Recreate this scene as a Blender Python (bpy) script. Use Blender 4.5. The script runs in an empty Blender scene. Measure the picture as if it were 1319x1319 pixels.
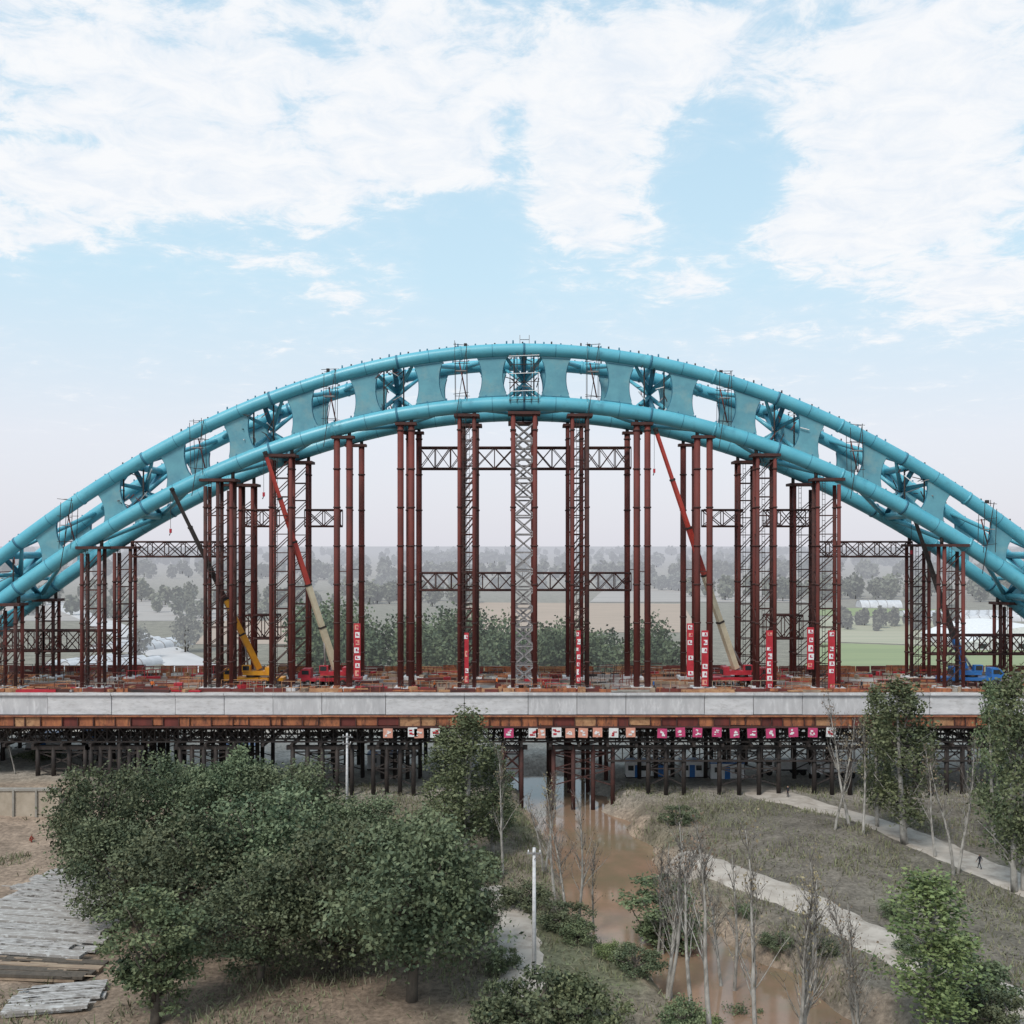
import bpy, math, random
import numpy as np
from mathutils import Vector, Matrix
random.seed(7); RNG=np.random.default_rng(7)
K=1.8                      # authored units -> metres
CAMH=21.0; F=1319.0; HY=703.0; CX=659.5
scene=bpy.context.scene
def gp(x,y,H=CAMH):        # survey helper: ground point from bearing
    Y=F*H/(y-HY); return ((x-CX)/F*Y, Y)
def px(x,Y): return (x-CX)/F*Y
def pz(y,Y): return CAMH-(y-HY)/F*Y
AIR=(.56,.58,.64)          # distant air light

# ---------------------------------------------------------------- materials
def nn(nt,t,**k):
    n=nt.nodes.new(t)
    for a,b in k.items(): setattr(n,a,b)
    return n
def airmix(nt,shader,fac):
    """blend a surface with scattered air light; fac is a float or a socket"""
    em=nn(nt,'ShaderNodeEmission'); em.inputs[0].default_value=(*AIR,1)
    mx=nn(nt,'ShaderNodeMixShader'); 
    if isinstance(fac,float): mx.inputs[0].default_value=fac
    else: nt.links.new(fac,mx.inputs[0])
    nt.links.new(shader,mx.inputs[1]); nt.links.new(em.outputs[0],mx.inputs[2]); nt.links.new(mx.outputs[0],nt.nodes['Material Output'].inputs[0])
def M(name,c1,c2=None,scale=4,rough=.7,metal=0,bump=0,stretch=(1,1,1),lo=.35,hi=.65,detail=5,spec=.4,c3=None,scale3=.4,lo3=.45,hi3=.6,air=0.0):
    m=bpy.data.materials.new(name); m.use_nodes=True; nt=m.node_tree
    b=nt.nodes['Principled BSDF']; L=nt.links.new
    b.inputs['Roughness'].default_value=rough; b.inputs['Metallic'].default_value=metal
    b.inputs['Specular IOR Level'].default_value=spec
    if c2 is None: c2=tuple(v*.75 for v in c1)
    tc=nn(nt,'ShaderNodeTexCoord'); mp=nn(nt,'ShaderNodeMapping'); mp.inputs['Scale'].default_value=stretch
    L(tc.outputs['Object'],mp.inputs[0])
    no=nn(nt,'ShaderNodeTexNoise'); no.inputs['Scale'].default_value=scale; no.inputs['Detail'].default_value=detail
    no.inputs['Roughness'].default_value=.65
    L(mp.outputs[0],no.inputs['Vector'])
    r=nn(nt,'ShaderNodeValToRGB'); r.color_ramp.elements[0].position=lo; r.color_ramp.elements[1].position=hi
    r.color_ramp.elements[0].color=(*c1,1); r.color_ramp.elements[1].color=(*c2,1)
    L(no.outputs['Fac'],r.inputs[0]); out=r.outputs[0]
    if c3:
        n3=nn(nt,'ShaderNodeTexNoise'); n3.inputs['Scale'].default_value=scale3; n3.inputs['Detail'].default_value=7; n3.inputs['Roughness'].default_value=.7
        L(mp.outputs[0],n3.inputs['Vector'])
        r3=nn(nt,'ShaderNodeMapRange'); r3.inputs['From Min'].default_value=lo3; r3.inputs['From Max'].default_value=hi3
        L(n3.outputs['Fac'],r3.inputs['Value'])
        mx=nn(nt,'ShaderNodeMix',data_type='RGBA'); L(r3.outputs[0],mx.inputs[0]); L(out,mx.inputs[6]); mx.inputs[7].default_value=(*c3,1); out=mx.outputs[2]
    L(out,b.inputs['Base Color'])
    if bump:
        bp=nn(nt,'ShaderNodeBump'); bp.inputs['Strength'].default_value=bump; bp.inputs['Distance'].default_value=.1
        L(no.outputs['Fac'],bp.inputs['Height']); L(bp.outputs[0],b.inputs['Normal'])
    if air: airmix(nt,b.outputs[0],air)
    return m
def leafmat(name,dark,light,air=0.0):
    m=bpy.data.materials.new(name); m.use_nodes=True; nt=m.node_tree; L=nt.links.new
    b=nt.nodes['Principled BSDF']; b.inputs['Roughness'].default_value=.6; b.inputs['Specular IOR Level'].default_value=.2
    at=nn(nt,'ShaderNodeAttribute',attribute_name='tint')
    oi=nn(nt,'ShaderNodeObjectInfo')
    r=nn(nt,'ShaderNodeValToRGB'); r.color_ramp.elements[0].color=(*dark,1); r.color_ramp.elements[1].color=(*light,1)
    L(at.outputs['Fac'],r.inputs[0])
    hs=nn(nt,'ShaderNodeHueSaturation'); 
    mr=nn(nt,'ShaderNodeMapRange'); mr.inputs['To Min'].default_value=.8; mr.inputs['To Max'].default_value=1.3
    mh=nn(nt,'ShaderNodeMapRange'); mh.inputs['To Min'].default_value=.465; mh.inputs['To Max'].default_value=.515
    L(oi.outputs['Random'],mr.inputs[0]); L(mr.outputs[0],hs.inputs['Value']); L(oi.outputs['Random'],mh.inputs[0]); L(mh.outputs[0],hs.inputs['Hue']); L(r.outputs[0],hs.inputs['Color'])
    L(hs.outputs[0],b.inputs['Base Color'])
    if air: airmix(nt,b.outputs[0],air)
    return m
BLUE=M('arch_blue_paint',(.085,.365,.475),(.12,.43,.53),scale=.6,rough=.38,spec=.5,c3=(.06,.25,.33),scale3=1.2,lo3=.52,hi3=.8)
BLUEP=M('web_plate_paint',(.13,.345,.41),(.10,.27,.34),scale=.8,rough=.55,c3=(.25,.37,.37),scale3=.5,lo3=.5,hi3=.8)
BLUED=M('brace_blue_paint',(.045,.20,.29),(.03,.13,.20),scale=1,rough=.5)
RUST=M('rust_red_pipe',(.165,.038,.030),(.10,.026,.022),scale=1.2,rough=.75,stretch=(1,1,.25),c3=(.06,.028,.024),scale3=.8,lo3=.5,hi3=.75)
RUSTD=M('dark_rust_steel',(.085,.032,.027),(.045,.023,.021),scale=2,rough=.8)
GREYST=M('grey_galvanised_steel',(.34,.32,.32),(.2,.19,.19),scale=2,rough=.55,metal=.2)
BLACK=M('black_steel',(.022,.019,.019),(.045,.034,.030),scale=2,rough=.7)
CONC=M('girder_concrete',(.64,.64,.65),(.50,.50,.51),scale=.5,rough=.85,stretch=(1,1,3),c3=(.32,.31,.30),scale3=1.6,lo3=.5,hi3=.8,bump=.1)
CONC2=M('girder_concrete_damp',(.52,.52,.53),(.42,.42,.43),scale=.7,rough=.85,stretch=(2,1,.6),c3=(.70,.70,.71),scale3=1.0,lo3=.5,hi3=.75,bump=.1)
CONCD=M('old_concrete',(.32,.30,.27),(.22,.205,.18),scale=1.2,rough=.9,bump=.2)
DECKM=M('deck_surface',(.26,.17,.125),(.17,.10,.075),scale=.6,rough=.9,c3=(.40,.37,.34),scale3=.25,lo3=.5,hi3=.6,bump=.2)
ORANGE=M('orange_formwork',(.42,.16,.07),(.26,.09,.048),scale=1.5,rough=.75,stretch=(1.5,1,.5),c3=(.11,.048,.032),scale3=2.2,lo3=.48,hi3=.64)
ORYEL=M('formwork_plywood',(.48,.28,.15),(.34,.17,.09),scale=1.5,rough=.8,c3=(.18,.09,.05),scale3=2.5,lo3=.5,hi3=.65)
TAN=M('timber_plank',(.36,.28,.2),(.22,.16,.12),scale=3,rough=.85,stretch=(.3,2,1))
RED=M('red_paint',(.46,.03,.045),(.34,.02,.03),scale=2,rough=.5)
REDO=M('red_boom_paint',(.46,.06,.04),(.36,.04,.033),scale=1,rough=.45)
CREAM=M('cream_boom_paint',(.68,.60,.44),(.56,.48,.34),scale=1,rough=.45)
YEL=M('yellow_machine_paint',(.70,.32,.02),(.55,.22,.02),scale=1.5,rough=.45)
BLUEM=M('blue_machine_paint',(.03,.16,.45),(.03,.12,.33),scale=1.5,rough=.45)
WHITE=M('white_paint',(.76,.76,.76),(.62,.62,.62),scale=2,rough=.55)
PINK=M('magenta_sign_paint',(.52,.06,.17),(.42,.045,.13),scale=3,rough=.6)
SALMON=M('orange_sign_paint',(.66,.34,.25),(.58,.26,.2),scale=3,rough=.6)
GLASS=M('cab_glass',(.02,.025,.03),(.03,.035,.04),rough=.08,spec=.7)
TYRE=M('tyre_rubber',(.02,.02,.02),(.03,.03,.03),rough=.9)
BARK=M('bark',(.12,.10,.08),(.07,.06,.05),scale=5,rough=.95,stretch=(1,1,.3))
PALEB=M('pale_bark',(.44,.42,.385),(.22,.205,.185),scale=4,rough=.9,stretch=(1,1,.5),c3=(.12,.11,.095),scale3=2.5,lo3=.52,hi3=.66)
TWIG=M('twig_bark',(.22,.20,.18),(.14,.128,.115),scale=3,rough=.9)
SKIN=M('skin',(.45,.26,.18),(.4,.23,.16),rough=.6)
HAIR=M('hair',(.015,.012,.01),(.02,.015,.012),rough=.6)
NAVY=M('dark_cloth',(.02,.022,.03),(.03,.03,.04),rough=.9)
RCLOTH=M('russet_cloth',(.28,.05,.03),(.2,.035,.025),rough=.9)
OCLOTH=M('orange_vest_cloth',(.7,.18,.03),(.6,.14,.03),rough=.9)
POLY=M('greenhouse_film',(.6,.61,.63),(.45,.46,.48),scale=.8,rough=.4,air=.12)

# ---------------------------------------------------------------- mesh builder
class MB:
    def __init__(s): s.v=[];s.f=[];s.m=[];s.s=[];s.mats=[]
    def mi(s,m):
        if m not in s.mats: s.mats.append(m)
        return s.mats.index(m)
    def add(s,vs,fs,mat,smooth=False):
        o=len(s.v); s.v.extend([tuple(v) for v in vs]); i=s.mi(mat)
        for f in fs: s.f.append(tuple(o+a for a in f)); s.m.append(i); s.s.append(smooth)
    def box(s,c,d,mat,R=None):
        hx,hy,hz=d[0]/2,d[1]/2,d[2]/2
        vs=[Vector((x*hx,y*hy,z*hz)) for x in(-1,1) for y in(-1,1) for z in(-1,1)]
        if R is not None: vs=[R@v for v in vs]
        c=Vector(c); vs=[v+c for v in vs]
        s.add(vs,[(0,1,3,2),(4,6,7,5),(0,4,5,1),(2,3,7,6),(0,2,6,4),(1,5,7,3)],mat)
    def tube(s,p0,p1,r0,mat,r1=None,n=6,caps=True,smooth=None):
        p0=Vector(p0);p1=Vector(p1); r1=r0 if r1 is None else r1
        d=(p1-p0); 
        if d.length<1e-6: return
        d.normalize(); a=Vector((0,0,1)) if abs(d.z)<.9 else Vector((1,0,0))
        u=d.cross(a).normalized(); w=d.cross(u)
        ph=math.pi/4 if n==4 else 0
        vs=[]
        for p,r in((p0,r0),(p1,r1)):
            for i in range(n):
                t=2*math.pi*i/n+ph; vs.append(p+u*(math.cos(t)*r)+w*(math.sin(t)*r))
        fs=[(i,(i+1)%n,n+(i+1)%n,n+i) for i in range(n)]
        if caps: fs+= [tuple(range(n-1,-1,-1)),tuple(range(n,2*n))]
        s.add(vs,fs,mat,(n>4) if smooth is None else smooth)
    def sweep(s,pts,rs,mat,n=16,smooth=True):
        pts=[Vector(p) for p in pts]; vs=[]
        for i,p in enumerate(pts):
            d=(pts[min(i+1,len(pts)-1)]-pts[max(i-1,0)]).normalized()
            a=Vector((0,1,0)) if abs(d.y)<.9 else Vector((1,0,0))
            u=d.cross(a).normalized(); w=d.cross(u); r=rs[i] if hasattr(rs,'__len__') else rs
            for k in range(n):
                t=2*math.pi*k/n; vs.append(p+u*(math.cos(t)*r)+w*(math.sin(t)*r))
        fs=[]
        for i in range(len(pts)-1):
            for k in range(n): fs.append((i*n+k,i*n+(k+1)%n,(i+1)*n+(k+1)%n,(i+1)*n+k))
        fs+=[tuple(range(n-1,-1,-1)),tuple((len(pts)-1)*n+k for k in range(n))]
        s.add(vs,fs,mat,smooth)
    def obj(s,name,loc=(0,0,0),parent=None,leaves=None,leafmatl=None):
        V=s.v; Fc=s.f; mm=list(s.m); ss=list(s.s); tint=None
        mats=list(s.mats)
        if leaves is not None:
            lv,lt=leaves; o=len(V); V=V+lv.tolist(); nq=len(lv)//4
            Fc=Fc+(np.arange(nq*4).reshape(-1,4)+o).tolist()
            mats.append(leafmatl); mm+= [len(mats)-1]*nq; ss+=[False]*nq
            tint=np.concatenate([np.full(o,.5),lt])
        me=bpy.data.meshes.new(name); me.from_pydata(V,[],Fc)
        for m in mats: me.materials.append(m)
        me.polygons.foreach_set('material_index',mm); me.polygons.foreach_set('use_smooth',ss)
        if tint is not None:
            a=me.attributes.new('tint','FLOAT','POINT'); a.data.foreach_set('value',tint.astype(np.float32))
        me.update()
        o=bpy.data.objects.new(name,me); o.location=loc; scene.collection.objects.link(o)
        if parent: o.parent=parent
        return o
def empty(name,loc=(0,0,0)):
    e=bpy.data.objects.new(name,None); e.location=loc; e.empty_display_size=1; scene.collection.objects.link(e); return e
def leafquads(C,size,tbase=None,asp=.62):
    N=len(C); n=RNG.normal(size=(N,3)); n/=np.linalg.norm(n,axis=1)[:,None]
    t=RNG.normal(size=(N,3)); a=np.cross(n,t); a/=np.linalg.norm(a,axis=1)[:,None]; b=np.cross(n,a)
    s=(size*(.6+.8*RNG.random(N)))[:,None]
    V=np.stack([C+a*s,C+b*s*asp,C-a*s,C-b*s*asp],1).reshape(-1,3)
    ti=RNG.random(N)*.6+(.2 if tbase is None else tbase*.5-.05)
    return V,np.repeat(np.clip(ti,0,1),4)

# ---------------------------------------------------------------- world: sky with clouds
SUN_EL=math.radians(50); SUN_AZ=math.radians(212)   # from behind-left of the viewer (compass from +Y)
w=bpy.data.worlds.new('World'); scene.world=w; w.use_nodes=True; nt=w.node_tree; nt.nodes.clear(); L=nt.links.new
w.cycles.sampling_method='MANUAL'; w.cycles.sample_map_resolution=256
def mt(op,a,b=None,c=None,clamp=False):
    n=nn(nt,'ShaderNodeMath',operation=op); n.use_clamp=clamp
    for i,x in enumerate((a,b,c)):
        if x is None: continue
        if isinstance(x,(int,float)): n.inputs[i].default_value=x
        else: L(x,n.inputs[i])
    return n.outputs[0]
def smooth(x,a,b):
    n=nn(nt,'ShaderNodeMapRange',interpolation_type='SMOOTHSTEP'); L(x,n.inputs['Value']); n.inputs['From Min'].default_value=a; n.inputs['From Max'].default_value=b; return n.outputs[0]
tc=nn(nt,'ShaderNodeTexCoord'); sep=nn(nt,'ShaderNodeSeparateXYZ'); L(tc.outputs['Generated'],sep.inputs[0])
dx,dy,dz=sep.outputs
az=mt('ARCTAN2',dx,dy); el=mt('ARCSINE',dz)
sky=nn(nt,'ShaderNodeTexSky',sky_type='NISHITA'); sky.sun_disc=False; sky.sun_elevation=SUN_EL; sky.sun_rotation=SUN_AZ
sky.air_density=1.2; sky.dust_density=1.5; sky.ozone_density=1.5
bgS=nn(nt,'ShaderNodeBackground'); L(sky.outputs[0],bgS.inputs[0]); bgS.inputs[1].default_value=.14
bgH=nn(nt,'ShaderNodeBackground'); bgH.inputs[1].default_value=1
hr=nn(nt,'ShaderNodeValToRGB'); e=hr.color_ramp.elements
e[0].position=0; e[0].color=(.78,.78,.85,1); e[1].position=1; e[1].color=(.54,.80,.98,1)
x=e.new(.2); x.color=(.82,.85,.93,1); x=e.new(.5); x.color=(.63,.85,.98,1)
L(mt('MULTIPLY',mt('MAXIMUM',dz,0),2.0,clamp=True),hr.inputs[0]); L(hr.outputs[0],bgH.inputs[0])
m1=nn(nt,'ShaderNodeMixShader')
hz=mt('MULTIPLY_ADD',smooth(dz,0,.9),-.3,.92); L(hz,m1.inputs[0])
L(bgS.outputs[0],m1.inputs[1]); L(bgH.outputs[0],m1.inputs[2])
# cloud field
blobs=[(230,80,350,125,1.1),(60,235,200,48,1.0),(300,225,180,42,.9),(545,200,120,58,1.0),(30,295,80,26,.8),(360,335,170,26,.35),(440,390,90,50,.35),
(770,250,85,105,1.15),(725,130,60,36,.8),(850,70,160,75,.95),(1180,140,210,175,1.4),(1080,290,110,42,1.2),(1280,370,130,42,1.0),
(890,372,45,24,.9),(600,50,120,70,.8),(980,430,60,14,.5),
(385,45,50,22,-.5),(90,180,80,10,-.4),(935,240,70,75,-.8),(1060,25,60,25,-.5),(610,340,70,80,-.6),(660,190,22,70,-.55)]
P_=nn(nt,'ShaderNodeCombineXYZ'); L(az,P_.inputs[0]); L(el,P_.inputs[1])
acc=0.0
for (x,y,rx,ry,wt) in blobs:
    a0=math.atan((x-CX)/F); e0=math.atan((HY-y)/F*math.cos(a0)); sx=F/(rx*math.cos(a0)**2); sy=F/(ry*.9)
    v=nn(nt,'ShaderNodeVectorMath',operation='MULTIPLY_ADD'); L(P_.outputs[0],v.inputs[0]); v.inputs[1].default_value=(sx,sy,0); v.inputs[2].default_value=(-a0*sx,-e0*sy,0)
    d=nn(nt,'ShaderNodeVectorMath',operation='DOT_PRODUCT'); L(v.outputs[0],d.inputs[0]); L(v.outputs[0],d.inputs[1])
    acc=mt('MULTIPLY_ADD',mt('POWER',math.exp(-.9),d.outputs['Value']),wt,acc)
comb=nn(nt,'ShaderNodeCombineXYZ'); den=mt('ADD',mt('ABSOLUTE',dz),.12)
L(mt('DIVIDE',dx,den),comb.inputs[0]); L(mt('DIVIDE',dy,den),comb.inputs[1])
def noise(scale,detail,rough,dist=0,vec=None):
    n=nn(nt,'ShaderNodeTexNoise'); n.inputs['Scale'].default_value=scale; n.inputs['Detail'].default_value=detail; n.inputs['Roughness'].default_value=rough; n.inputs['Distortion'].default_value=dist
    L(vec or comb.outputs[0],n.inputs['Vector']); return n.outputs['Fac']
n1=noise(3.6,6,.62,.3); n2=noise(9,6,.68,.5)
away=mt('MULTIPLY',smooth(mt('ABSOLUTE',az),.55,.9),.5)       # scattered cloud over the rest of the sky
dens=mt('ADD',mt('ADD',mt('ADD',acc,away),mt('MULTIPLY',mt('SUBTRACT',n1,.5),2.2)),mt('MULTIPLY',mt('SUBTRACT',n2,.5),2.2))
cf=mt('ADD',mt('MULTIPLY',smooth(dens,.28,.9),.62),mt('MULTIPLY',smooth(dens,-.25,1.3),.34))
cf=mt('MULTIPLY',cf,smooth(dz,.04,.18))
bgC=nn(nt,'ShaderNodeBackground'); cr=nn(nt,'ShaderNodeValToRGB'); cr.color_ramp.elements[0].color=(.84,.89,.96,1); cr.color_ramp.elements[1].color=(.96,.97,.99,1)
cr.color_ramp.elements[0].position=.35; cr.color_ramp.elements[1].position=.6
L(n2,cr.inputs[0]); L(cr.outputs[0],bgC.inputs[0])
m2=nn(nt,'ShaderNodeMixShader'); L(cf,m2.inputs[0]); L(m1.outputs[0],m2.inputs[1]); L(bgC.outputs[0],m2.inputs[2])
wo=nn(nt,'ShaderNodeOutputWorld'); L(m2.outputs[0],wo.inputs[0])
sd=bpy.data.lights.new('sun','SUN'); sd.energy=2.6; sd.angle=math.radians(16); sd.color=(1,.95,.88)
so=bpy.data.objects.new('sun',sd); scene.collection.objects.link(so)
sv=Vector((math.sin(SUN_AZ)*math.cos(SUN_EL),math.cos(SUN_AZ)*math.cos(SUN_EL),math.sin(SUN_EL)))
so.rotation_euler=sv.to_track_quat('Z','Y').to_euler()

# ---------------------------------------------------------------- terrain
RIV=np.array([(3.2,99),(3.4,96),(4.1,90),(6.8,69),(7.2,61),(9.9,54.5),(12.3,47.5),(14,42),(17,30),(22,0)],float)
def smooth_line(P,n=12):
    P=np.array(P,float); out=[]
    for i in range(len(P)-1):
        p0=P[max(i-1,0)];p1=P[i];p2=P[i+1];p3=P[min(i+2,len(P)-1)]
        for t in np.linspace(0,1,n,endpoint=False):
            out.append(.5*((2*p1)+(-p0+p2)*t+(2*p0-5*p1+4*p2-p3)*t*t+(-p0+3*p1-3*p2+p3)*t**3))
    out.append(P[-1]); return np.array(out)
RIVL=smooth_line(RIV)
ROAD1=smooth_line([(10,125),(14,112),(17,99),(19.7,90.8),(26,78),(29,70.7),(31.7,63.4),(34,57),(36,45),(38,25)])
ROAD2=smooth_line([(11.5,70),(13.5,65.6),(17.6,59.3),(19.9,53),(23.2,46.4),(25,42),(27,30)])
ROAD3=smooth_line([(-1.8,63),(-.6,60),(.0,56.9),(.5,51.5),(0.2,46),(-.4,38),(-1,25)])
def dline(x,y,P):
    x=np.asarray(x,float);y=np.asarray(y,float); d=np.full(x.shape,1e9)
    for i in range(len(P)-1):
        a=P[i];b=P[i+1];v=b-a;l=v@v
        t=np.clip(((x-a[0])*v[0]+(y-a[1])*v[1])/l,0,1)
        d=np.minimum(d,np.hypot(x-a[0]-t*v[0],y-a[1]-t*v[1]))
    return d
def ss(a,b,x): t=np.clip((x-a)/(b-a),0,1); return t*t*(3-2*t)
def wob(x,y): return (np.sin(x*.9+1.3*np.sin(y*.5))+np.sin(y*.7+1.7*np.sin(x*.43))+.5*np.sin(x*2.3+y*1.9))/2.5
def H(x,y):
    x=np.asarray(x,float);y=np.asarray(y,float)
    d=dline(x,y,RIVL)+.9*wob(x*1.3,y*1.3)
    z=-2.3*(1-ss(1.9,5.6,d))
    near=(1-ss(120,160,y))*(1-ss(50,90,np.abs(x)))
    z=z+near*.12*wob(x,y)*ss(3,7,d)
    z=z+1.2*np.exp(-((x-22)**2/30+(y-72)**2/60))*near
    z=z+1.6*ss(-33,-35.5,x)*ss(79.6,81,y)*(1-ss(110,130,y))
    return z
def grid_axis(lo,hi,step,far_lo,far_hi,g=1.13):
    a=list(np.arange(lo,hi,step)); s=step; v=hi
    up=[]
    while v<far_hi: up.append(v); s*=g; v+=s
    up.append(far_hi); dn=[]; s=step; v=lo-step
    while v>far_lo: dn.append(v); s*=g; v-=s
    dn.append(far_lo); return np.array(dn[::-1]+a+up)
xs=grid_axis(-42,44,.40,-30000,30000); ys=grid_axis(36,104,.40,-3000,32000)
GX,GY=np.meshgrid(xs,ys); GZ=H(GX,GY)
nx,ny=len(xs),len(ys)
V=np.stack([GX,GY,GZ],-1).reshape(-1,3)
idx=np.arange(nx*ny).reshape(ny,nx)
Q=np.stack([idx[:-1,:-1],idx[:-1,1:],idx[1:,1:],idx[1:,:-1]],-1).reshape(-1,4)
me=bpy.data.meshes.new('ground'); me.vertices.add(len(V)); me.vertices.foreach_set('co',V.ravel().astype(np.float32))
me.loops.add(len(Q)*4); me.loops.foreach_set('vertex_index',Q.ravel().astype(np.int32))
me.polygons.add(len(Q)); me.polygons.foreach_set('loop_start',np.arange(0,len(Q)*4,4,dtype=np.int32)); me.polygons.foreach_set('loop_total',np.full(len(Q),4,dtype=np.int32))
me.update(); me.validate(); me.polygons.foreach_set('use_smooth',[True]*len(me.polygons))
dr=dline(GX,GY,RIVL)
def mixc(a,b,t): return a*(1-t[...,None])+np.array(b)*t[...,None]
C=np.zeros(GX.shape+(3,))+np.array((.18,.155,.12))            # default scrub
wb=wob(GX*.35,GY*.35)*.5+.5
C=mixc(C,(.125,.135,.082),ss(.45,.75,wb)*.8)
C=mixc(C,(.28,.215,.165),ss(-12,-22,GX)*(1-ss(80,95,GY)))        # bare brown earth, left
C=mixc(C,(.22,.17,.13),(1-ss(52,58,GY))*ss(-1,-5,GX))
C=mixc(C,(.15,.135,.115),ss(12,17,GX)*(1-ss(90,100,GY))*.85)   # dark bank, right
C=mixc(C,(.30,.235,.18),(1-ss(3.2,5.4,dr+wob(GX*2,GY*2)))*(1-ss(100,130,GY)))
C=mixc(C,(.40,.37,.33),ss(82,90,GY)*(1-ss(118,150,GY))*(1-ss(60,90,np.abs(GX)))*.85)
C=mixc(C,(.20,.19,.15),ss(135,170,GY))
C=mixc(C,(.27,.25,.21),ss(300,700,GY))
ca=me.color_attributes.new('gcol','FLOAT_COLOR','POINT'); ca.data.foreach_set('color',np.concatenate([C,np.ones(C.shape[:2]+(1,))],-1).ravel().astype(np.float32))
gm=bpy.data.materials.new('ground_soil'); gm.use_nodes=True; g=gm.node_tree; GL=g.links.new; b=g.nodes['Principled BSDF']; b.inputs['Roughness'].default_value=.95; b.inputs['Specular IOR Level'].default_value=.15
at=nn(g,'ShaderNodeVertexColor',layer_name='gcol'); tcg=nn(g,'ShaderNodeTexCoord')
def gmul(prev,scale,lo,hi,cmin,cmax):
    n=nn(g,'ShaderNodeTexNoise'); n.inputs['Scale'].default_value=scale; n.inputs['Detail'].default_value=7; n.inputs['Roughness'].default_value=.72; GL(tcg.outputs['Object'],n.inputs['Vector'])
    r=nn(g,'ShaderNodeMapRange'); r.inputs['From Min'].default_value=lo; r.inputs['From Max'].default_value=hi; r.inputs['To Min'].default_value=cmin; r.inputs['To Max'].default_value=cmax
    GL(n.outputs['Fac'],r.inputs[0]); v=nn(g,'ShaderNodeVectorMath',operation='SCALE'); GL(prev,v.inputs[0]); GL(r.outputs[0],v.inputs['Scale']); return v.outputs[0],n
o1,nA=gmul(at.outputs[0],.35,.3,.7,.6,1.4); o2,nB=gmul(o1,3.5,.3,.7,.5,1.5)
GL(o2,b.inputs['Base Color']); bp=nn(g,'ShaderNodeBump'); bp.inputs['Strength'].default_value=.6; bp.inputs['Distance'].default_value=.2; GL(nB.outputs['Fac'],bp.inputs['Height']); GL(bp.outputs[0],b.inputs['Normal'])
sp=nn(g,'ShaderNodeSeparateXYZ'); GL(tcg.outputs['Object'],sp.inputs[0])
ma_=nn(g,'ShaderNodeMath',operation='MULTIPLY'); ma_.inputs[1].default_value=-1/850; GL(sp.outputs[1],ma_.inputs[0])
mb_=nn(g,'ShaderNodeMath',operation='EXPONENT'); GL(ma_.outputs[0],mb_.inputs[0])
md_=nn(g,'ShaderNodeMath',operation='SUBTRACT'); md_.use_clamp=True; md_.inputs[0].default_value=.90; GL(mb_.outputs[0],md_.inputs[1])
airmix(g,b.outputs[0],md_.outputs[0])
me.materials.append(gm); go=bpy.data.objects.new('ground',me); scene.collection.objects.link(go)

def ribbon(name,P,wid,mat,off=.05,zc=None,nc=9,jit=.25):
    P=np.array(P); vs=[];fs=[]
    for i,p in enumerate(P):
        d=P[min(i+1,len(P)-1)]-P[max(i-1,0)]; d/=np.linalg.norm(d); n=np.array((-d[1],d[0]))
        ww=(wid if np.isscalar(wid) else wid[i])/2+jit*math.sin(i*1.7)*.5+random.uniform(-jit,jit)*.3
        for k in range(nc):
            q=p+n*ww*(2*k/(nc-1)-1); vs.append((q[0],q[1],0))
    A=np.array(vs); 
    A[:,2]=zc if zc is not None else H(A[:,0],A[:,1])+off
    if zc is None:
        for i in range(len(P)): A[i*nc,2]-=off*1.4; A[i*nc+nc-1,2]-=off*1.4
    for i in range(len(P)-1):
        for k in range(nc-1): fs.append((i*nc+k,i*nc+k+1,(i+1)*nc+k+1,(i+1)*nc+k))
    m=MB(); m.add(A.tolist(),fs,mat,True); return m.obj(name)
DIRT=M('packed_pale_earth',(.47,.43,.38),(.36,.32,.28),scale=.8,rough=.95,bump=.3,c3=(.25,.215,.18),scale3=.7,lo3=.48,hi3=.68)
ribbon('dirt_road',ROAD1,4.0,DIRT,.07); ribbon('dirt_path',ROAD2,3.2,DIRT,.07); ribbon('footpath',ROAD3,2.4,DIRT,.07)
WAT=M('muddy_water',(.31,.20,.135),(.24,.155,.105),scale=.25,rough=.09,spec=.5,c3=(.20,.16,.10),scale3=.15,lo3=.45,hi3=.65)
wn=WAT.node_tree; wb2=nn(wn,'ShaderNodeTexNoise'); wb2.inputs['Scale'].default_value=3; bpn=nn(wn,'ShaderNodeBump'); bpn.inputs['Strength'].default_value=.15; bpn.inputs['Distance'].default_value=.05
wn.links.new(wb2.outputs['Fac'],bpn.inputs['Height']); wn.links.new(bpn.outputs[0],wn.nodes['Principled BSDF'].inputs['Normal'])
ribbon('river',RIVL,12,WAT,zc=-1.25,jit=0)

# far fields
def field(name,pts,mat,z=.08):
    m=MB(); P=[gp(*p) for p in pts]; m.add([(a,b,z) for a,b in P],[tuple(range(len(P)))],mat); return m.obj(name)
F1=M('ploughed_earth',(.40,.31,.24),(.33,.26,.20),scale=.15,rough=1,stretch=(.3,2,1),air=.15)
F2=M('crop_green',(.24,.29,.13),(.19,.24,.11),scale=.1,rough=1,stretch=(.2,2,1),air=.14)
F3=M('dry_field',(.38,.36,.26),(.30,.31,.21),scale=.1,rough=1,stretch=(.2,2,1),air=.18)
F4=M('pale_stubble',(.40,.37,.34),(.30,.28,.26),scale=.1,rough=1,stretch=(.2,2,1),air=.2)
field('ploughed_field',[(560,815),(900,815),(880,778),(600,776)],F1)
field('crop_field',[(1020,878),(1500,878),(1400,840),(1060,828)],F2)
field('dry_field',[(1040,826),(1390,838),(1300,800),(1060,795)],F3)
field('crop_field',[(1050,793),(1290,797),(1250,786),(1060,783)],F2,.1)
field('stubble_field',[(-120,800),(300,800),(280,772),(0,772)],F4)
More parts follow.
